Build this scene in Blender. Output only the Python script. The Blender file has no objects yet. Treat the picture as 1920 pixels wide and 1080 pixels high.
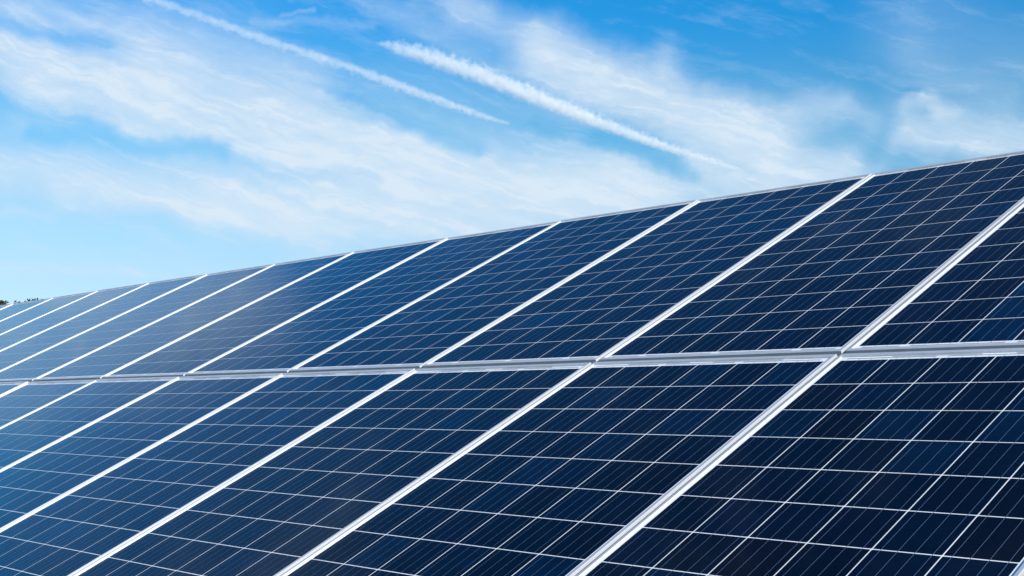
import bpy, bmesh, math, random
from mathutils import Vector, noise, Matrix
from math import radians as rad, sin, cos, pi

scene = bpy.context.scene
COL = scene.collection

# ------------------------------------------------------------------ camera
H0 = 1.73                                   # height of the lower panels' top edge
TILT = rad(26.306)
cam_d = bpy.data.cameras.new('camera')
cam = bpy.data.objects.new('camera', cam_d)
COL.objects.link(cam)
cam_d.sensor_width = 36.0
cam_d.lens = 45.4335
cam_d.clip_start = 0.05
cam_d.clip_end = 400000.0
CAM = Vector((2.14704, -3.21447, H0 - 0.12482))
cam.location = CAM
fw = Vector((-0.7402295, 0.66632229, 0.08986046)).normalized()
rt = Vector((0.66902893, 0.74323636, 0.0)).normalized()
up = rt.cross(fw)
cam.matrix_world = Matrix(((rt.x, up.x, -fw.x, CAM.x), (rt.y, up.y, -fw.y, CAM.y),
                           (rt.z, up.z, -fw.z, CAM.z), (0, 0, 0, 1)))
scene.camera = cam

# ------------------------------------------------------------------ colour management, sampling
scene.view_settings.view_transform = 'Standard'
scene.view_settings.look = 'None'
scene.view_settings.exposure = 0.45
scene.view_settings.gamma = 1.0
scene.cycles.volume_bounces = 3
scene.cycles.caustics_reflective = False
scene.cycles.blur_glossy = 0.3
scene.cycles.transparent_max_bounces = 16

# ------------------------------------------------------------------ sun
SUN = Vector((0.86, -0.07, 0.45)).normalized()      # direction towards the sun
sun_d = bpy.data.lights.new('sun', 'SUN')
sun_d.energy = 5.0
sun_d.angle = rad(0.53)
sun_d.color = (1.0, 0.965, 0.90)
sun = bpy.data.objects.new('sun', sun_d)
COL.objects.link(sun)
sun.rotation_euler = SUN.to_track_quat('Z', 'Y').to_euler()

# ------------------------------------------------------------------ sky with cirrus clouds
CLOUDS = [([(-71.27, 14.56), (-68.76, 14.27), (-66.17, 13.61), (-63.51, 13.35)], 1.1, 0.8), ([(-63.96, 13.77), (-60.09, 12.75), (-56.58, 11.85)], 1.1, 0.8), ([(-68.72, 12.87), (-63.47, 11.9), (-57.51, 10.9), (-52.78, 10.31)], 1.15, 0.78), ([(-57.51, 11.36), (-52.79, 10.78), (-48.01, 10.11), (-42.76, 9.37)], 1.38, 0.85), ([(-55.38, 10.03), (-48.25, 9.17), (-42.29, 9.01)], 1.38, 0.8), ([(-69.24, 15.73), (-64.9, 15.47), (-60.82, 14.86), (-57.55, 13.88)], 1.15, 0.5), ([(-70.91, 15.98), (-68.81, 15.67)], 0.69, 0.4), ([(-71.09, 9.53), (-67.34, 9.55), (-62.73, 9.1), (-57.47, 8.58)], 0.92, 0.62), ([(-61.15, 8.59), (-54.19, 8.18), (-48.25, 7.75)], 0.96, 0.72), ([(-67.32, 8.77), (-62.27, 8.32), (-55.59, 7.57)], 0.5, 0.5), ([(-50.43, 17.25), (-48.01, 16.36), (-45.12, 14.97), (-42.25, 13.77)], 0.83, 0.48), ([(-46.56, 15.21), (-43.2, 13.79), (-39.9, 12.33), (-36.42, 11.06)], 1.28, 0.86), ([(-41.29, 14.89), (-40.36, 13.26), (-38.02, 12.26)], 0.78, 0.5), ([(-38.03, 12.03), (-35.94, 12.29), (-33.42, 12.73)], 0.78, 0.5), ([(-39.2, 11.38), (-35.29, 10.32), (-32.6, 9.75)], 0.83, 0.55), ([(-42.76, 10.07), (-37.61, 9.25), (-33.94, 9.7)], 0.96, 0.62), ([(-30.75, 12.79), (-29.87, 12.95), (-29.03, 12.12)], 0.32, 0.5), ([(-31.66, 11.85), (-29.48, 11.38), (-26.53, 10.84), (-24.48, 10.58)], 0.92, 0.72), ([(-29.35, 12.14), (-30.2, 12.98)], 0.18, 0.35), ([(-30.23, 15.62), (-27.47, 14.08), (-25.2, 13.22)], 2.06, 0.17), ([(-30.69, 15.0), (-28.78, 13.31), (-26.89, 12.51)], 0.69, 0.16), ([(-55.0, 17.82), (-52.35, 16.54), (-48.73, 14.76)], 0.5, 0.3), ([(-59.47, 16.61), (-57.6, 16.68), (-54.27, 16.49)], 0.18, 0.18), ([(-58.31, 17.01), (-57.01, 17.04)], 0.09, 0.25), ([(-52.36, 17.78), (-49.46, 17.26)], 0.69, 0.3), ([(-69.8, 7.87), (-67.92, 7.79)], 0.21, 0.3), ([(-71.95, 10.98), (-63.42, 9.75), (-54.19, 8.41)], 3.44, 0.34), ([(-63.53, 14.47), (-54.23, 12.14), (-44.66, 10.09), (-35.3, 9.64)], 2.98, 0.25), ([(-70.56, 6.08), (-64.43, 6.19), (-57.44, 6.72)], 1.42, 0.22), ([(-69.53, 5.72), (-66.58, 5.67), (-64.2, 5.63)], 0.21, 0.28)]
HOLES = [([(-70.9, 15.6), (-68.81, 15.6), (-65.77, 15.14)], 0.3, 0.55), ([(-70.79, 12.47), (-68.7, 12.21), (-65.68, 11.76)], 0.46, 0.6), ([(-68.67, 11.34), (-65.66, 11.16), (-60.74, 10.78)], 0.37, 0.65), ([(-44.17, 11.84), (-42.27, 11.22), (-40.86, 10.73)], 0.55, 0.8), ([(-58.05, 15.9), (-54.26, 15.59)], 0.5, 0.6), ([(-47.05, 12.63), (-43.94, 11.53), (-39.92, 10.13)], 0.3, 0.5), ([(-33.15, 14.51), (-31.64, 12.4), (-32.14, 10.41)], 0.5, 0.6), ([(-71.0, 6.93), (-65.54, 6.95), (-58.82, 6.46)], 0.69, 0.45), ([(-55.19, 13.27), (-49.45, 11.51)], 0.37, 0.5), ([(-60.73, 10.55), (-54.2, 9.7)], 0.32, 0.25)]


def build_world():
    w = bpy.data.worlds.new('World')
    scene.world = w
    w.use_nodes = True
    nt = w.node_tree
    nt.nodes.clear()
    N, L = nt.nodes, nt.links
    def put(sock, v):
        if hasattr(v, 'is_output') or isinstance(v, bpy.types.NodeSocket):
            L.new(v, sock)
        else:
            sock.default_value = v
    def m(op, a, b=None, c=None, clamp=False):
        n = N.new('ShaderNodeMath'); n.operation = op; n.use_clamp = clamp
        put(n.inputs[0], a)
        if b is not None: put(n.inputs[1], b)
        if c is not None: put(n.inputs[2], c)
        return n.outputs[0]
    def vm(op, a, b=None, out=0):
        n = N.new('ShaderNodeVectorMath'); n.operation = op
        put(n.inputs[0], a)
        if b is not None:
            if op == 'SCALE': put(n.inputs[3], b)
            else: put(n.inputs[1], b)
        return n.outputs[out]
    def rng(v, a, b, c, d, kind='SMOOTHSTEP'):
        n = N.new('ShaderNodeMapRange'); n.interpolation_type = kind
        put(n.inputs[0], v)
        for i, q in enumerate((a, b, c, d)): n.inputs[i + 1].default_value = q
        return n.outputs[0]
    def fbm(vec, scale, detail, rough, dist=0.0):
        n = N.new('ShaderNodeTexNoise')
        put(n.inputs['Vector'], vec)
        n.inputs['Scale'].default_value = scale
        n.inputs['Detail'].default_value = detail
        n.inputs['Roughness'].default_value = rough
        n.inputs['Distortion'].default_value = dist
        return n
    tc = N.new('ShaderNodeTexCoord')
    sep = N.new('ShaderNodeSeparateXYZ')
    L.new(tc.outputs['Generated'], sep.inputs[0])
    az = m('MULTIPLY', m('ARCTAN2', sep.outputs[0], sep.outputs[1]), 57.29578)
    el = m('MULTIPLY', m('ARCSINE', sep.outputs[2]), 57.29578)
    # clear sky: physical sky, colour balanced by elevation
    sky = N.new('ShaderNodeTexSky')
    sky.sky_type = 'NISHITA'
    sky.sun_disc = False
    sky.sun_elevation = math.asin(SUN.z)
    sky.sun_rotation = math.atan2(SUN.x, SUN.y)
    sky.air_density = 1.0
    sky.dust_density = 0.6
    sky.ozone_density = 1.6
    ramp = N.new('ShaderNodeValToRGB')
    L.new(m('DIVIDE', el, 60.0, clamp=True), ramp.inputs[0])
    cr = ramp.color_ramp
    cr.interpolation = 'EASE'
    stops = [(0, (0.4768, 0.7132, 1.1535)), (4, (0.4347, 0.532, 0.701)), (8, (0.4223, 0.5791, 0.6467)), (12, (0.2261, 0.5622, 0.6915)), (17.5, (0.0562, 0.5196, 0.8086)), (21, (0.045, 0.3753, 0.6461)), (28, (0.0409, 0.3078, 0.5422)), (40, (0.0484, 0.2588, 0.4844)), (60, (0.1275, 0.6542, 1.0991))]
    while len(cr.elements) < len(stops): cr.elements.new(0.5)
    for e, (p, c) in zip(cr.elements, stops):
        e.position = p / 60.0; e.color = (*c, 1)
    mul = N.new('ShaderNodeMix'); mul.data_type = 'RGBA'; mul.blend_type = 'MULTIPLY'
    mul.inputs[0].default_value = 1.0
    L.new(sky.outputs[0], mul.inputs[6]); L.new(ramp.outputs[0], mul.inputs[7])
    clear = mul.outputs[2]
    # cloud coordinates: azimuth and elevation in degrees, bent by turbulence
    cmb = N.new('ShaderNodeCombineXYZ')
    L.new(az, cmb.inputs[0]); L.new(el, cmb.inputs[1])
    P0 = cmb.outputs[0]
    w1 = fbm(P0, 0.35, 4, 0.55)
    w2 = fbm(P0, 1.6, 5, 0.6)
    off1 = vm('SCALE', vm('SUBTRACT', w1.outputs['Color'], (0.5, 0.5, 0.5)), 1.5)
    off2 = vm('SCALE', vm('SUBTRACT', w2.outputs['Color'], (0.5, 0.5, 0.5)), 0.35)
    P = vm('MULTIPLY', vm('ADD', vm('ADD', P0, off1), off2), (1, 1, 0))
    # each distance waits for the one before it (a 1e-7 nudge), which keeps the shader small in memory
    last = [None]
    def seg(A, B, hw):
        A = Vector((*A, 0)); B = Vector((*B, 0)); D = B - A
        PP = P if last[0] is None else vm('ADD', P, m('MULTIPLY', last[0], 1e-7))
        pa = vm('SUBTRACT', PP, tuple(A))
        t = m('MULTIPLY', vm('DOT_PRODUCT', pa, tuple(D), out=1), 1.0 / D.length_squared, clamp=True)
        q = vm('SUBTRACT', pa, vm('SCALE', tuple(D), t))
        return vm('LENGTH', q, out=1)
    def line(pts, hw):
        d = None
        for a, b in zip(pts, pts[1:]):
            s = seg(a, b, hw)
            d = s if d is None else m('MINIMUM', d, s)
            last[0] = d
        return rng(d, hw * 0.05, hw * 1.9, 1.0, 0.0)
    inv = None
    for pts, hw, s in CLOUDS:
        k = m('MULTIPLY_ADD', line(pts, hw), -s, 1.0)
        inv = k if inv is None else m('MULTIPLY', inv, k)
        last[0] = inv
    # cloud fields beyond the photo: patches high up and a milky bank towards the west
    far = fbm(vm('MULTIPLY', P0, (0.6, 1.3, 1)), 0.09, 6, 0.55, 0.4)
    farm = m('MULTIPLY', rng(far.outputs[0], 0.50, 0.68, 0.0, 0.28), rng(el, 18.5, 25, 0.0, 1.0))
    farm = m('MAXIMUM', farm, m('MULTIPLY', line([(-67.5, 20.3), (-71, 18.6), (-75.5, 15.6), (-78, 14.5)], 2.4), 0.44))
    inv = m('MULTIPLY', inv, m('SUBTRACT', 1.0, farm))
    cov = m('SUBTRACT', 1.0, inv)
    last[0] = cov
    for pts, hw, s in HOLES:
        cov = m('MULTIPLY', cov, m('MULTIPLY_ADD', line(pts, hw), -s, 1.0))
        last[0] = cov
    # fibres drawn out along the wind, plus soft small billows
    rot = N.new('ShaderNodeVectorRotate'); rot.rotation_type = 'Z_AXIS'
    L.new(P, rot.inputs['Vector']); rot.inputs['Angle'].default_value = rad(17)
    fib = fbm(vm('MULTIPLY', rot.outputs[0], (0.10, 1.0, 1)), 1.55, 8, 0.63, 0.35).outputs[0]
    bil = fbm(vm('MULTIPLY', P0, (0.5, 1.3, 1)), 1.3, 7, 0.55, 0.2).outputs[0]
    tex = m('ADD', m('MULTIPLY', fib, 0.7), m('MULTIPLY', bil, 0.3))
    # cov 0..1, texture pushes thin parts apart and keeps thick parts milky
    dens = m('MULTIPLY', cov, rng(tex, 0.31, 0.65, 0.74, 1.13, 'LINEAR'), clamp=True)
    dens = m('ADD', dens, m('MULTIPLY', rng(tex, 0.48, 0.70, 0.0, 0.20), rng(el, 0, 40, 1.0, 0.3)), clamp=True)
    dens = m('MULTIPLY', dens, 0.96)
    ccol = N.new('ShaderNodeMix'); ccol.data_type = 'RGBA'
    L.new(dens, ccol.inputs[0])
    ccol.inputs[6].default_value = (0.56, 0.74, 0.95, 1)
    ccol.inputs[7].default_value = (0.72, 0.84, 0.95, 1)
    # scale the clear sky first, clouds are given in display radiance
    cs = N.new('ShaderNodeMix'); cs.data_type = 'RGBA'; cs.blend_type = 'MULTIPLY'
    cs.inputs[0].default_value = 1.0
    L.new(clear, cs.inputs[6]); cs.inputs[7].default_value = (2, 2, 2, 1)
    mixc = N.new('ShaderNodeMix'); mixc.data_type = 'RGBA'
    L.new(dens, mixc.inputs[0])
    L.new(cs.outputs[2], mixc.inputs[6])
    cl10 = N.new('ShaderNodeMix'); cl10.data_type = 'RGBA'; cl10.blend_type = 'MULTIPLY'
    cl10.inputs[0].default_value = 1.0
    L.new(ccol.outputs[2], cl10.inputs[6]); cl10.inputs[7].default_value = (10, 10, 10, 1)
    L.new(cl10.outputs[2], mixc.inputs[7])
    bg = N.new('ShaderNodeBackground')
    L.new(mixc.outputs[2], bg.inputs[0])
    bg.inputs[1].default_value = 0.073
    out = N.new('ShaderNodeOutputWorld')
    L.new(bg.outputs[0], out.inputs[0])
    w.cycles.sampling_method = 'MANUAL'
    w.cycles.sample_map_resolution = 1024
build_world()

# ------------------------------------------------------------------ helpers
def tag(o, label=None, cat=None, group=None, kind=None):
    if label: o['label'] = label
    if cat: o['category'] = cat
    if group: o['group'] = group
    if kind: o['kind'] = kind
    return o

def mesh_obj(name, verts, faces, mat, parent=None, smooth=False):
    me = bpy.data.meshes.new(name)
    me.from_pydata(verts, [], faces)
    me.update()
    if mat: me.materials.append(mat)
    if smooth:
        me.polygons.foreach_set('use_smooth', [True] * len(me.polygons))
    o = bpy.data.objects.new(name, me)
    COL.objects.link(o)
    o.parent = parent
    return o

class MB:
    def __init__(s): s.v = []; s.f = []
    def quad(s, x0, x1, y0, y1, z):
        b = len(s.v); s.v += [(x0, y0, z), (x1, y0, z), (x1, y1, z), (x0, y1, z)]
        s.f.append((b, b + 1, b + 2, b + 3))
    def box(s, x0, x1, y0, y1, z0, z1):
        b = len(s.v)
        s.v += [(x0, y0, z0), (x1, y0, z0), (x1, y1, z0), (x0, y1, z0),
                (x0, y0, z1), (x1, y0, z1), (x1, y1, z1), (x0, y1, z1)]
        for q in ((3, 2, 1, 0), (4, 5, 6, 7), (0, 1, 5, 4), (1, 2, 6, 5), (2, 3, 7, 6), (3, 0, 4, 7)):
            s.f.append(tuple(b + i for i in q))
    def beam(s, a, b, r0, r1, n=8):
        a, b = Vector(a), Vector(b); d = (b - a).normalized()
        u = d.orthogonal().normalized(); w = d.cross(u); k = len(s.v)
        for p, r in ((a, r0), (b, r1)):
            for i in range(n):
                t = 2 * pi * i / n
                s.v.append(tuple(p + (u * cos(t) + w * sin(t)) * r))
        for i in range(n):
            j = (i + 1) % n
            s.f.append((k + i, k + j, k + n + j, k + n + i))
        s.f.append(tuple(k + i for i in range(n))[::-1]); s.f.append(tuple(k + n + i for i in range(n)))
    def build(s, name, mat, parent=None, smooth=False):
        return mesh_obj(name, s.v, s.f, mat, parent, smooth)

class NT:
    """small node helper for a material"""
    def __init__(s, name):
        s.mat = bpy.data.materials.new(name); s.mat.use_nodes = True
        s.t = s.mat.node_tree; s.N = s.t.nodes; s.b = s.N['Principled BSDF']
    def n(s, kind, **kw):
        o = s.N.new(kind)
        for k, v in kw.items():
            if hasattr(o, k): setattr(o, k, v)
            else: o.inputs[k.replace('_', ' ')].default_value = v
        return o
    def link(s, a, b): s.t.links.new(a, b)
    def ramp(s, fac, stops, interp='LINEAR'):
        r = s.N.new('ShaderNodeValToRGB'); r.color_ramp.interpolation = interp
        while len(r.color_ramp.elements) < len(stops): r.color_ramp.elements.new(0.5)
        for e, (p, c) in zip(r.color_ramp.elements, stops):
            e.position = p; e.color = (*c, 1) if len(c) == 3 else c
        s.link(fac, r.inputs[0]); return r.outputs[0]
    def math(s, op, a, b=None, c=None, clamp=False):
        o = s.N.new('ShaderNodeMath'); o.operation = op; o.use_clamp = clamp
        for i, v in enumerate((a, b, c)):
            if v is None: continue
            if isinstance(v, bpy.types.NodeSocket): s.link(v, o.inputs[i])
            else: o.inputs[i].default_value = v
        return o.outputs[0]

COAT_IOR = 1.195
def glass_cover(k, rough=0.035):
    """the module glass: a clear coat with a faint film of dust that scatters the reflection"""
    tc = k.n('ShaderNodeTexCoord'); oi = k.n('ShaderNodeObjectInfo')
    k.b.inputs['Coat Weight'].default_value = 1.0
    k.b.inputs['Coat IOR'].default_value = COAT_IOR
    add = k.n('ShaderNodeVectorMath', operation='ADD')
    k.link(tc.outputs['Object'], add.inputs[0])
    sc = k.n('ShaderNodeVectorMath', operation='SCALE')
    sc.inputs[0].default_value = (7.1, 3.3, 1.7); k.link(oi.outputs['Random'], sc.inputs[3])
    k.link(sc.outputs[0], add.inputs[1])
    nz = k.n('ShaderNodeTexNoise', Scale=2.2, Detail=6.0, Roughness=0.6)
    k.link(add.outputs[0], nz.inputs['Vector'])
    r = k.n('ShaderNodeMapRange'); k.link(nz.outputs[0], r.inputs[0])
    r.inputs[1].default_value = 0.35; r.inputs[2].default_value = 0.7
    r.inputs[3].default_value = rough; r.inputs[4].default_value = rough * 2.6
    k.link(r.outputs[0], k.b.inputs['Coat Roughness'])
    # slow waves of tempered glass
    wz = k.n('ShaderNodeTexNoise', Scale=3.0, Detail=1.0)
    k.link(add.outputs[0], wz.inputs['Vector'])
    bp = k.n('ShaderNodeBump', Strength=0.06, Distance=0.004)
    k.link(wz.outputs[0], bp.inputs['Height'])
    k.link(bp.outputs[0], k.b.inputs['Coat Normal'])
    return add.outputs[0]

# ------------------------------------------------------------------ materials
def mat_cell():
    k = NT('polycrystalline_silicon')
    vec = glass_cover(k)
    at = k.n('ShaderNodeAttribute', attribute_name='cell')
    oi = k.n('ShaderNodeObjectInfo')
    wn = k.n('ShaderNodeTexWhiteNoise', noise_dimensions='2D')
    cb = k.n('ShaderNodeCombineXYZ')
    k.link(k.math('MULTIPLY', at.outputs['Fac'], 97.0), cb.inputs[0])
    k.link(k.math('MULTIPLY', oi.outputs['Random'], 61.0), cb.inputs[1])
    k.link(cb.outputs[0], wn.inputs['Vector'])
    base = k.ramp(wn.outputs[0], [(0.0, (0.0035, 0.0030, 0.0100)), (0.18, (0.0014, 0.0050, 0.016)),
                                  (0.40, (0.0012, 0.0075, 0.027)), (0.62, (0.0030, 0.0066, 0.026)),
                                  (0.82, (0.0010, 0.0130, 0.045)), (1.0, (0.0008, 0.0240, 0.080))])
    # crystal grains
    vo = k.n('ShaderNodeTexVoronoi', Scale=85.0, Randomness=1.0)
    k.link(vec, vo.inputs['Vector'])
    gr = k.math('MULTIPLY_ADD', k.sepx(vo.outputs['Color']), 0.34, 0.83)
    # slow shift of tone inside one cell
    nz = k.n('ShaderNodeTexNoise', Scale=7.0, Detail=3.0)
    k.link(vec, nz.inputs['Vector'])
    sl = k.math('MULTIPLY_ADD', nz.outputs[0], 1.5, 0.25)
    # silver fingers, hair-thin lines across each cell, only felt as a slight lift
    mx = k.n('ShaderNodeMix', data_type='RGBA', blend_type='MULTIPLY'); mx.inputs[0].default_value = 1.0
    k.link(base, mx.inputs[6]); 
    cc = k.n('ShaderNodeCombineColor'); g = k.math('MULTIPLY', gr, sl)
    g = k.math('MULTIPLY', g, k.math('MULTIPLY_ADD', oi.outputs['Random'], 0.34, 0.20))
    for i in range(3): k.link(g, cc.inputs[i])
    k.link(cc.outputs[0], mx.inputs[7])
    k.link(mx.outputs[2], k.b.inputs['Base Color'])
    k.b.inputs['Roughness'].default_value = 0.22
    k.b.inputs['Specular IOR Level'].default_value = 0.055
    k.b.inputs['Specular Tint'].default_value = (0.10, 0.38, 1.0, 1)   # blue anti-reflection film on the silicon
    return k.mat
def _sepx(s, col):
    o = s.N.new('ShaderNodeSeparateColor'); s.link(col, o.inputs[0]); return o.outputs[0]
NT.sepx = _sepx

def mat_backsheet():
    k = NT('white_backsheet')
    vec = glass_cover(k)
    nz = k.n('ShaderNodeTexNoise', Scale=9.0, Detail=5.0)
    k.link(vec, nz.inputs['Vector'])
    c = k.ramp(nz.outputs[0], [(0.35, (0.74, 0.75, 0.76)), (0.65, (0.84, 0.85, 0.85))])
    k.link(c, k.b.inputs['Base Color'])
    k.b.inputs['Roughness'].default_value = 0.6
    return k.mat

def mat_ribbon(name, col, rough, metal):
    k = NT(name)
    glass_cover(k)
    k.b.inputs['Base Color'].default_value = (*col, 1)
    k.b.inputs['Roughness'].default_value = rough
    k.b.inputs['Metallic'].default_value = metal
    return k.mat

def mat_frame():
    k = NT('anodised_aluminium')
    tc = k.n('ShaderNodeTexCoord'); oi = k.n('ShaderNodeObjectInfo')
    nz = k.n('ShaderNodeTexNoise', Scale=14.0, Detail=6.0, Roughness=0.65)
    k.link(tc.outputs['Object'], nz.inputs['Vector'])
    c = k.ramp(nz.outputs[0], [(0.30, (0.63, 0.64, 0.65)), (0.68, (0.77, 0.775, 0.785))])
    k.link(c, k.b.inputs['Base Color'])
    r = k.ramp(nz.outputs[0], [(0.3, (0.48,) * 3), (0.7, (0.36,) * 3)])
    k.link(r, k.b.inputs['Roughness'])
    k.b.inputs['Metallic'].default_value = 0.55
    bp = k.n('ShaderNodeBump', Strength=0.05, Distance=0.001)
    n2 = k.n('ShaderNodeTexNoise', Scale=300.0, Detail=2.0)
    k.link(tc.outputs['Object'], n2.inputs['Vector'])
    k.link(n2.outputs[0], bp.inputs['Height']); k.link(bp.outputs[0], k.b.inputs['Normal'])
    return k.mat

def mat_simple(name, a, b, scale=8.0, rough=0.6, metal=0.0):
    k = NT(name)
    tc = k.n('ShaderNodeTexCoord')
    nz = k.n('ShaderNodeTexNoise', Scale=scale, Detail=6.0, Roughness=0.6)
    k.link(tc.outputs['Object'], nz.inputs['Vector'])
    k.link(k.ramp(nz.outputs[0], [(0.3, a), (0.7, b)]), k.b.inputs['Base Color'])
    k.b.inputs['Roughness'].default_value = rough
    k.b.inputs['Metallic'].default_value = metal
    return k.mat

M_CELL = mat_cell()
M_BACK = mat_backsheet()
M_BUS = mat_ribbon('tinned_busbar', (0.15, 0.20, 0.32), 0.45, 0.3)
M_RIB = mat_ribbon('tinned_string_ribbon', (0.40, 0.42, 0.46), 0.5, 0.3)
M_FRAME = mat_frame()
M_STEEL = mat_simple('galvanised_steel', (0.33, 0.34, 0.35), (0.48, 0.49, 0.50), 12, 0.5, 0.7)
M_BLACK = mat_simple('black_plastic', (0.015, 0.015, 0.015), (0.03, 0.03, 0.03), 20, 0.5)

# ------------------------------------------------------------------ ground
def build_ground():
    # one sheet: fine near the array, reaching the horizon
    rs = [0, 3, 6, 10, 16, 25, 40, 70, 120, 250, 600, 2000, 8000, 30000]
    n = 48; v = [(0, 0, 0)]; f = []
    for r in rs[1:]:
        for i in range(n):
            t = 2 * pi * i / n
            x, y = r * cos(t), r * sin(t)
            z = 0.10 * noise.noise(Vector((x * 0.12, y * 0.12, 0))) if r < 200 else 0.0
            v.append((x, y, z))
    for i in range(n): f.append((0, 1 + i, 1 + (i + 1) % n))
    for k in range(len(rs) - 2):
        a = 1 + k * n; b = a + n
        for i in range(n):
            j = (i + 1) % n
            f.append((a + i, b + i, b + j, a + j))
    k = NT('meadow_ground')
    tc = k.n('ShaderNodeTexCoord')
    n1 = k.n('ShaderNodeTexNoise', Scale=0.35, Detail=8.0, Roughness=0.6); k.link(tc.outputs['Object'], n1.inputs['Vector'])
    n2 = k.n('ShaderNodeTexNoise', Scale=18.0, Detail=6.0, Roughness=0.7); k.link(tc.outputs['Object'], n2.inputs['Vector'])
    mix = k.math('ADD', k.math('MULTIPLY', n1.outputs[0], 0.55), k.math('MULTIPLY', n2.outputs[0], 0.45))
    k.link(k.ramp(mix, [(0.35, (0.035, 0.055, 0.018)), (0.52, (0.075, 0.105, 0.035)), (0.68, (0.15, 0.14, 0.07))]), k.b.inputs['Base Color'])
    k.b.inputs['Roughness'].default_value = 0.95
    bp = k.n('ShaderNodeBump', Strength=0.7, Distance=0.05); k.link(n2.outputs[0], bp.inputs['Height']); k.link(bp.outputs[0], k.b.inputs['Normal'])
    tag(mesh_obj('ground', v, f, k.mat, smooth=True), kind='structure')
build_ground()

# ------------------------------------------------------------------ solar panel
PITCH = 0.159; CELL = 0.1558; NX, NY = 6, 12
MX, MY = 0.0205, 0.0405                       # white margin plus frame around the cells
W = 0.992              # 0.992
LEN = 1.986            # 1.989
COLP = 1.009                                 # column pitch of the array
ROWGAP = 0.106                               # cell edge to cell edge between the rows
LIPX, LIPY = 0.0095, 0.0165
RISE = 0.0045                                # frame lip above the cells
DEPTH = 0.035

def ring_mesh(profile):
    """profile: (inset x, inset y, z) swept round the module rectangle with mitred corners"""
    v = []; f = []
    for ix, iy, z in profile:
        v += [(ix, iy, z), (W - ix, iy, z), (W - ix, LEN - iy, z), (ix, LEN - iy, z)]
    n = len(profile)
    for k in range(n):
        a = 4 * k; b = 4 * ((k + 1) % n)
        for i in range(4):
            j = (i + 1) % 4
            f.append((a + i, a + j, b + j, b + i))
    return v, f

def make_panel():
    root = bpy.data.objects.new('solar_panel', None)
    COL.objects.link(root); root.empty_display_size = 0.2
    r = RISE; d = -DEPTH; c = 0.0006
    prof = [(0, 0, d), (0, 0, r - c), (c, c, r), (LIPX - c, LIPY - c, r), (LIPX, LIPY, r - c),
            (LIPX, LIPY, -0.0005), (0.0045, 0.0045, -0.0005), (0.0018, 0.0018, -0.003),
            (0.0018, 0.0018, d + 0.002), (0.022, 0.022, d + 0.002), (0.022, 0.022, d)]
    v, f = ring_mesh(prof)
    mesh_obj('frame', v, f, M_FRAME, root)
    b = MB(); b.box(0.005, W - 0.005, 0.005, LEN - 0.005, -0.0045, 0.0)
    b.build('backsheet', M_BACK, root)
    s = MB()
    for j in range(NY):
        for i in range(NX):
            x = MX + i * PITCH; y = MY + j * PITCH
            # wafer with tiny cut corners
            k = len(s.v); q = 0.0015; z = 0.0003
            t = CELL - 0.0004
            s.v += [(x + q, y, z), (x + CELL - q, y, z), (x + CELL, y + q, z), (x + CELL, y + t - q, z),
                    (x + CELL - q, y + t, z), (x + q, y + t, z), (x, y + t - q, z), (x, y + q, z)]
            s.f.append(tuple(range(k, k + 8)))
    so = s.build('solar_cells', M_CELL, root)
    at = so.data.attributes.new('cell', 'FLOAT', 'FACE')
    rnd = random.Random(5)
    at.data.foreach_set('value', [rnd.random() for _ in so.data.polygons])
    bus = MB()
    for i in range(NX):
        for k in range(4):
            x = MX + i * PITCH + CELL * (2 * k + 1) / 8
            bus.quad(x - 0.0005, x + 0.0005, MY - 0.008, LEN - MY + 0.008, 0.0006)
    bus.build('busbars', M_BUS, root)
    for end in (0, 1):
        rb = MB()
        def strip(x0, x1, off, h):
            y0 = MY - off - h if end == 0 else LEN - MY + off
            rb.quad(x0, x1, y0, y0 + h, 0.0009)
        off = 0.009
        pairs = [(0, 2), (2, 4), (4, 6)] if end == 1 else [(0, 1), (1, 3), (3, 5), (5, 6)]
        for a, c2 in pairs:
            strip(MX + a * PITCH + 0.016, MX + c2 * PITCH - 0.003 - 0.016, off + 0.001, 0.0024)
        if end == 1:
            strip(MX + 1.0 * PITCH, MX + 2.7 * PITCH, off + 0.0075, 0.0024)
            strip(MX + 3.3 * PITCH, MX + 5.0 * PITCH, off + 0.0075, 0.0024)
        rb.build('string_ribbon', M_RIB, root)
    # number stamp on the middle of the end margin: a small grey code mark
    jb = MB(); jb.box(W / 2 - 0.055, W / 2 + 0.055, LEN - 0.20, LEN - 0.10, -0.028, -0.0047)
    jb.build('junction_box', M_BLACK, root)
    return root

RP = Matrix.Rotation(TILT, 4, 'X')
def place(root, col, row):
    x = -col * COLP - MX
    v = (ROWGAP - MY) if row else (MY - LEN)
    jr = random.Random(1000 + col * 7 + row * 131)
    loc = RP @ Vector((x, v, 0)); loc.z += H0
    root.location = loc
    root.rotation_euler = (TILT + rad(jr.uniform(-0.10, 0.10)), rad(jr.uniform(-0.10, 0.10)), rad(jr.uniform(-0.02, 0.02)))

def copy_panel(src):
    c = src.copy(); COL.objects.link(c)
    for ch in src.children:
        d = ch.copy(); COL.objects.link(d); d.parent = c
    return c

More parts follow.
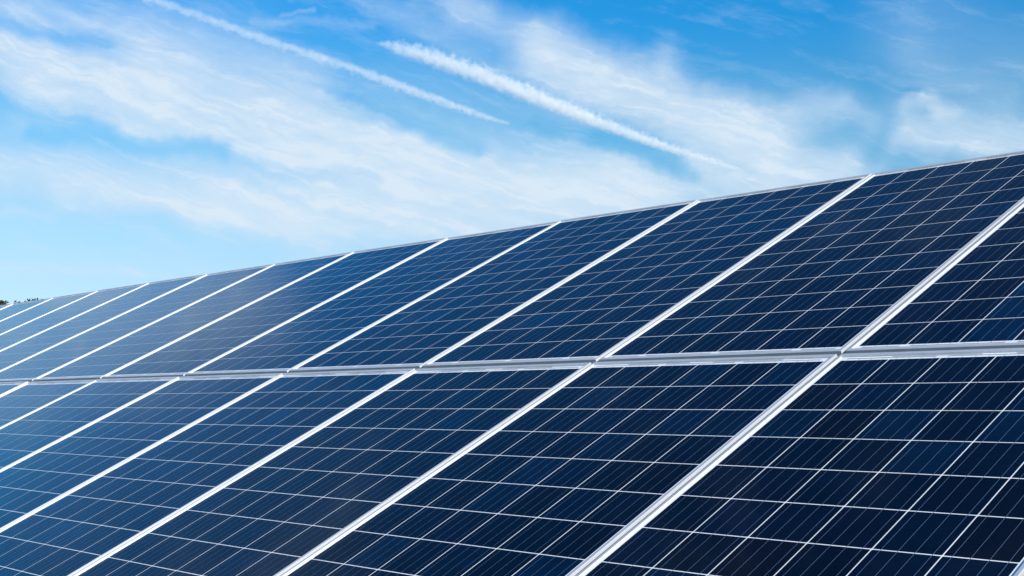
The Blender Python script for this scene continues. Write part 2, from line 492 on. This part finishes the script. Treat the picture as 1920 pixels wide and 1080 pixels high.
ORD = ['first', 'second', 'third', 'fourth', 'fifth', 'sixth', 'seventh', 'eighth', 'ninth', 'tenth',
       'eleventh', 'twelfth', 'thirteenth']
LOOK = {1: ['dark navy', 'dark navy', 'dark navy', 'deep blue', 'deep blue', 'blue', 'mid blue',
            'hazy blue', 'hazy blue', 'pale blue', 'pale blue', 'pale blue', 'pale blue'],
        0: ['nearly black', 'dark navy', 'dark navy', 'deep blue', 'deep blue', 'mid blue', 'hazy blue', 'hazy blue']}
def panel_label(col, row):
    nm = 'upper' if row else 'lower'
    if col < 0: return '%s-row solar panel, %s one beyond the right edge of the photo' % (nm, ORD[-col - 1])
    if not row and col > 7: return 'lower-row solar panel, %s one beyond the left edge of the photo' % ORD[col - 8]
    if col == 0:
        return 'dark navy upper-row solar panel cut off by the right edge' if row else 'nearly black solar panel filling the bottom right corner, lower row'
    if row and col == 12: return 'sliver of upper-row solar panel at the very left edge, under the treetops'
    if not row and col == 7: return 'hazy blue corner of a lower-row solar panel at the left edge below the gap'
    return '%s %s-row solar panel, %s from the right edge' % (LOOK[row][col], nm, ORD[col])

proto = make_panel(); first = True
for row in (0, 1):
    for col in range(-2, 13):
        o = proto if first else copy_panel(proto); first = False
        place(o, col, row)
        tag(o, panel_label(col, row), 'solar panel', 'solar panels of the %s row' % ('upper' if row else 'lower'))

# ------------------------------------------------------------------ steel rack that carries the panels
def build_rack():
    root = bpy.data.objects.new('mounting_rack', None); COL.objects.link(root)
    tag(root, 'galvanised steel rack of rails and posts underneath the two rows of panels', 'rack')
    x0 = -12 * COLP - MX - 0.15; x1 = 2 * COLP + W + 0.15
    def pt(x, v, z):
        p = RP @ Vector((x, v, z)); return Vector((p.x, p.y, p.z + H0))
    def bar(a, b, hw, hh, nrm):
        a, b = Vector(a), Vector(b); d = (b - a).normalized(); s = d.cross(nrm).normalized() * hw; t = s.cross(d).normalized() * hh
        v = []; f = [(3, 2, 1, 0), (4, 5, 6, 7), (0, 1, 5, 4), (1, 2, 6, 5), (2, 3, 7, 6), (3, 0, 4, 7)]
        for p in (a, b):
            v += [tuple(p + s + t), tuple(p - s + t), tuple(p - s - t), tuple(p + s - t)]
        return v, f
    nrm = RP.to_3x3() @ Vector((0, 0, 1))
    for vv in (-1.52, -0.42, 0.52, 1.62):
        v, f = bar(pt(x0, vv, -DEPTH - 0.0225), pt(x1, vv, -DEPTH - 0.0225), 0.02, 0.02, nrm)
        mesh_obj('rail', v, f, M_STEEL, root)
    x = x0 + 0.6
    while x < x1:
        v, f = bar(pt(x, -1.85, -DEPTH - 0.0875), pt(x, 1.98, -DEPTH - 0.0875), 0.03, 0.042, nrm)
        mesh_obj('rafter', v, f, M_STEEL, root)
        for vv in (-1.1, 1.2):
            p = pt(x, vv, -DEPTH - 0.135)
            v, f = bar((p.x, p.y, -0.3), (p.x, p.y, p.z), 0.045, 0.045, Vector((0, 1, 0)))
            mesh_obj('post', v, f, M_STEEL, root)
        x += 3.0
build_rack()

# ------------------------------------------------------------------ treetops behind the far end of the array
def leaf_material(name, a, b, c):
    k = NT(name)
    at = k.n('ShaderNodeAttribute', attribute_name='leaf')
    k.link(k.ramp(at.outputs['Fac'], [(0.0, a), (0.55, b), (1.0, c)]), k.b.inputs['Base Color'])
    k.b.inputs['Roughness'].default_value = 0.6
    return k.mat
M_LEAF = leaf_material('leaf_green', (0.012, 0.022, 0.008), (0.028, 0.046, 0.014), (0.06, 0.08, 0.026))
M_BARK = mat_simple('bark', (0.05, 0.04, 0.03), (0.11, 0.09, 0.07), 6, 0.9)

def build_tree(az, dist, top_el, rad_c, seed, label):
    R = random.Random(seed)
    a = rad(az); x = CAM.x + dist * sin(a); y = CAM.y + dist * cos(a)
    h = CAM.z + dist * math.tan(rad(top_el))
    root = bpy.data.objects.new('tree', None); COL.objects.link(root); root.location = (x, y, 0)
    tag(root, label, 'tree', 'trees behind the far end of the array')
    t = MB(); t.beam((0, 0, -0.3), (0.1, 0, h * 0.45), h * 0.032, h * 0.022)
    t.beam((0.1, 0, h * 0.45), (0.0, 0.15, h * 0.8), h * 0.022, h * 0.008)
    tips = []
    for i in range(11):
        z = h * R.uniform(0.3, 0.72); th = 2 * pi * i / 11 + R.uniform(-.3, .3); l = rad_c * R.uniform(0.55, 0.95)
        e = (cos(th) * l, sin(th) * l, z + l * R.uniform(0.35, 0.9))
        t.beam((0.05, 0, z), e, h * 0.010, h * 0.003, 6); tips.append(Vector(e))
    t.build('trunk', M_BARK, root, True)
    v = []; f = []; val = []
    clumps = [(p, rad_c * R.uniform(0.28, 0.45)) for p in tips]
    for i in range(26):
        th = R.uniform(0, 2 * pi); ph = R.uniform(-0.5, 1.0); rr = rad_c * R.uniform(0.45, 0.9)
        clumps.append((Vector((cos(th) * rr * cos(ph), sin(th) * rr * cos(ph), h * 0.62 + sin(ph) * h * 0.30)), rad_c * R.uniform(0.2, 0.36)))
    for i in range(9):     # ragged shoots that stand out of the crown
        th = R.uniform(0, 2 * pi); rr = rad_c * R.uniform(0.0, 0.6)
        clumps.append((Vector((cos(th) * rr, sin(th) * rr, h * R.uniform(0.90, 0.975))), rad_c * R.uniform(0.07, 0.15)))
    for c, cr in clumps:
        tone = R.uniform(0, 0.6)
        for _ in range(int(130 * (cr / rad_c / 0.3) ** 1.6) + 25):
            d = Vector((R.gauss(0, 1), R.gauss(0, 1), R.gauss(0, 0.8))) * cr * 0.52
            p = c + d
            if p.z > h: p.z = h - R.uniform(0, 0.15)
            s = R.uniform(0.05, 0.11); n = Vector((R.gauss(0, 1), R.gauss(0, 1), R.gauss(0, 1))).normalized()
            u = n.orthogonal().normalized() * s; w_ = n.cross(u).normalized() * s * 0.6
            k = len(v); v += [tuple(p + u), tuple(p + w_), tuple(p - u), tuple(p - w_)]
            f.append((k, k + 1, k + 2, k + 3)); val.append(min(1, tone + R.uniform(0, 0.4)))
    o = mesh_obj('crown', v, f, M_LEAF, root)
    at = o.data.attributes.new('leaf', 'FLOAT', 'FACE'); at.data.foreach_set('value', val)
TREES = [(-69.75, 62, 4.28, 1.7, 3, 'dark green treetop at the very left edge, above the last panel'),
         (-68.35, 58, 4.40, 1.2, 8, 'dark green treetop just left of the second white seam from the left'),
         (-72.6, 66, 4.5, 2.2, 12, 'green tree hidden beyond the left edge of the photo'),
         (-67.2, 70, 3.9, 1.6, 21, 'low green tree behind the panels, to the right of the other treetops')]
for t in TREES: build_tree(*t)

# ------------------------------------------------------------------ contrails at cruising height
def vapour(name, length, rmax, omax, prof, dens, seed, side):
    """ice-crystal cloud: dense along the core, broken into small puffs towards its rim.
    prof: (position 0..1, radius, sideways offset of the core) in metres"""
    m = bpy.data.materials.new(name); m.use_nodes = True
    nt = m.node_tree; nt.nodes.clear()
    def M(op, a, b=None, c=None, clamp=False):
        n = nt.nodes.new('ShaderNodeMath'); n.operation = op; n.use_clamp = clamp
        for i, q in enumerate((a, b, c)):
            if q is None: continue
            if isinstance(q, bpy.types.NodeSocket): nt.links.new(q, n.inputs[i])
            else: n.inputs[i].default_value = q
        return n.outputs[0]
    tc = nt.nodes.new('ShaderNodeTexCoord'); sp = nt.nodes.new('ShaderNodeSeparateXYZ')
    nt.links.new(tc.outputs['Object'], sp.inputs[0])
    rp = nt.nodes.new('ShaderNodeValToRGB'); cr = rp.color_ramp; cr.interpolation = 'LINEAR'
    while len(cr.elements) < len(prof): cr.elements.new(0.5)
    for e, (p, r, o) in zip(cr.elements, prof):
        e.position = p; e.color = (r / rmax, 0.5 + 0.5 * o / omax, 0, 1)
    nt.links.new(M('DIVIDE', sp.outputs[0], length, clamp=True), rp.inputs[0])
    sc = nt.nodes.new('ShaderNodeSeparateColor'); nt.links.new(rp.outputs[0], sc.inputs[0])
    r = M('MULTIPLY', sc.outputs[0], rmax)
    off = M('MULTIPLY', M('MULTIPLY_ADD', sc.outputs[1], 2.0, -1.0), omax)
    y = M('SUBTRACT', sp.outputs[1], off)
    rho = M('DIVIDE', M('SQRT', M('ADD', M('MULTIPLY', y, y), M('MULTIPLY', sp.outputs[2], sp.outputs[2]))), r)
    mp = nt.nodes.new('ShaderNodeMapping'); nt.links.new(tc.outputs['Object'], mp.inputs[0])
    mp.inputs['Scale'].default_value = (0.0042, 0.0062, 0.0062); mp.inputs['Location'].default_value = (seed, 0, 0)
    nz = nt.nodes.new('ShaderNodeTexNoise'); nz.inputs['Scale'].default_value = 1.0
    nz.inputs['Detail'].default_value = 3.5; nz.inputs['Roughness'].default_value = 0.6
    nt.links.new(mp.outputs[0], nz.inputs['Vector'])
    # more ragged on one side (side = +1 top, -1 underside)
    zz = M('MULTIPLY_ADD', M('DIVIDE', sp.outputs[2], r), 0.5 * side, 0.55, clamp=True)
    rag = M('MULTIPLY', M('MULTIPLY_ADD', nz.outputs[0], 2.0, -1.0), M('MULTIPLY_ADD', zz, 0.95, 0.45))
    edge = M('ADD', rho, rag)
    mr = nt.nodes.new('ShaderNodeMapRange'); mr.interpolation_type = 'SMOOTHSTEP'
    nt.links.new(edge, mr.inputs[0])
    mr.inputs[1].default_value = 0.05; mr.inputs[2].default_value = 1.0
    mr.inputs[3].default_value = dens; mr.inputs[4].default_value = 0.0
    pv = nt.nodes.new('ShaderNodeVolumePrincipled')
    pv.inputs['Color'].default_value = (1, 1, 1, 1)
    pv.inputs['Anisotropy'].default_value = -0.2
    nt.links.new(mr.outputs[0], pv.inputs['Density'])
    out = nt.nodes.new('ShaderNodeOutputMaterial')
    nt.links.new(pv.outputs[0], out.inputs['Volume'])
    m.cycles.volume_step_rate = 0.04
    return m

def build_contrail(label, start, direction, prof, dens, seed, side):
    length, ang = direction
    prof = [(p, r * 1.22, q) for p, r, q in prof]
    rmax = max(p[1] for p in prof); omax = max(abs(p[2]) for p in prof) + 1
    mat = vapour('ice_cloud', length, rmax, omax, prof, dens, seed, side)
    n_r = 220; n_a = 16; v = []; f = []
    for k in range(n_r + 1):
        t = k / n_r
        for (p0, r0, o0), (p1, r1, o1) in zip(prof, prof[1:]):
            if t <= p1 + 1e-9: break
        q = (t - p0) / (p1 - p0); r = (r0 + (r1 - r0) * q) * 1.22; o = o0 + (o1 - o0) * q
        for j in range(n_a):
            a = 2 * pi * j / n_a
            v.append((t * length, o + r * cos(a), r * sin(a)))
    for k in range(n_r):
        for j in range(n_a):
            a = k * n_a + j; b = k * n_a + (j + 1) % n_a
            f.append((a, b, b + n_a, a + n_a))
    f.append(tuple(range(n_a))[::-1]); f.append(tuple(n_r * n_a + i for i in range(n_a)))
    o = mesh_obj('contrail', v, f, mat, smooth=True)
    bm = bmesh.new(); bm.from_mesh(o.data); bmesh.ops.recalc_face_normals(bm, faces=bm.faces); bm.to_mesh(o.data); bm.free()
    o.location = start; o.rotation_euler = (0, 0, ang)
    tag(o, label, 'contrail', 'white contrails crossing the sky')

build_contrail('thin white contrail running from the top edge down to the middle of the sky', (-26074.8, 12457.2, 9001.6),
               (15500.9, 1.8589),
               [(0.0, 138.2, 0.0), (0.0446, 127.8, 105.2), (0.1278, 118.1, 73.4), (0.2239, 122.1, 134.0), (0.3074, 132.4, 85.2), (0.3967, 136.2, 33.1), (0.509, 148.7, -6.0), (0.6411, 155.5, 61.0), (0.7379, 144.4, 88.6), (0.8415, 143.1, 116.6), (0.9195, 110.5, 116.3), (1.0, 55.7, 0.0)], 0.0018, 3.1, -1)
build_contrail('broad white contrail with a blunt upper end, right of the thin one', (-25724.6, 18556.9, 9001.6),
               (21369.6, 1.801354),
               [(0.0, 20.5, 0.0), (0.0288, 180.0, -124.6), (0.0816, 240.7, -256.1), (0.1904, 260.7, -266.7), (0.3249, 254.1, -97.0), (0.3993, 238.4, -3.5), (0.5131, 225.0, 140.4), (0.6514, 202.0, 237.5), (0.7436, 171.7, 269.4), (0.8346, 163.1, 214.4), (0.9199, 140.4, 139.8), (1.0, 67.2, 0.0)], 0.0022, 8.7, 1)
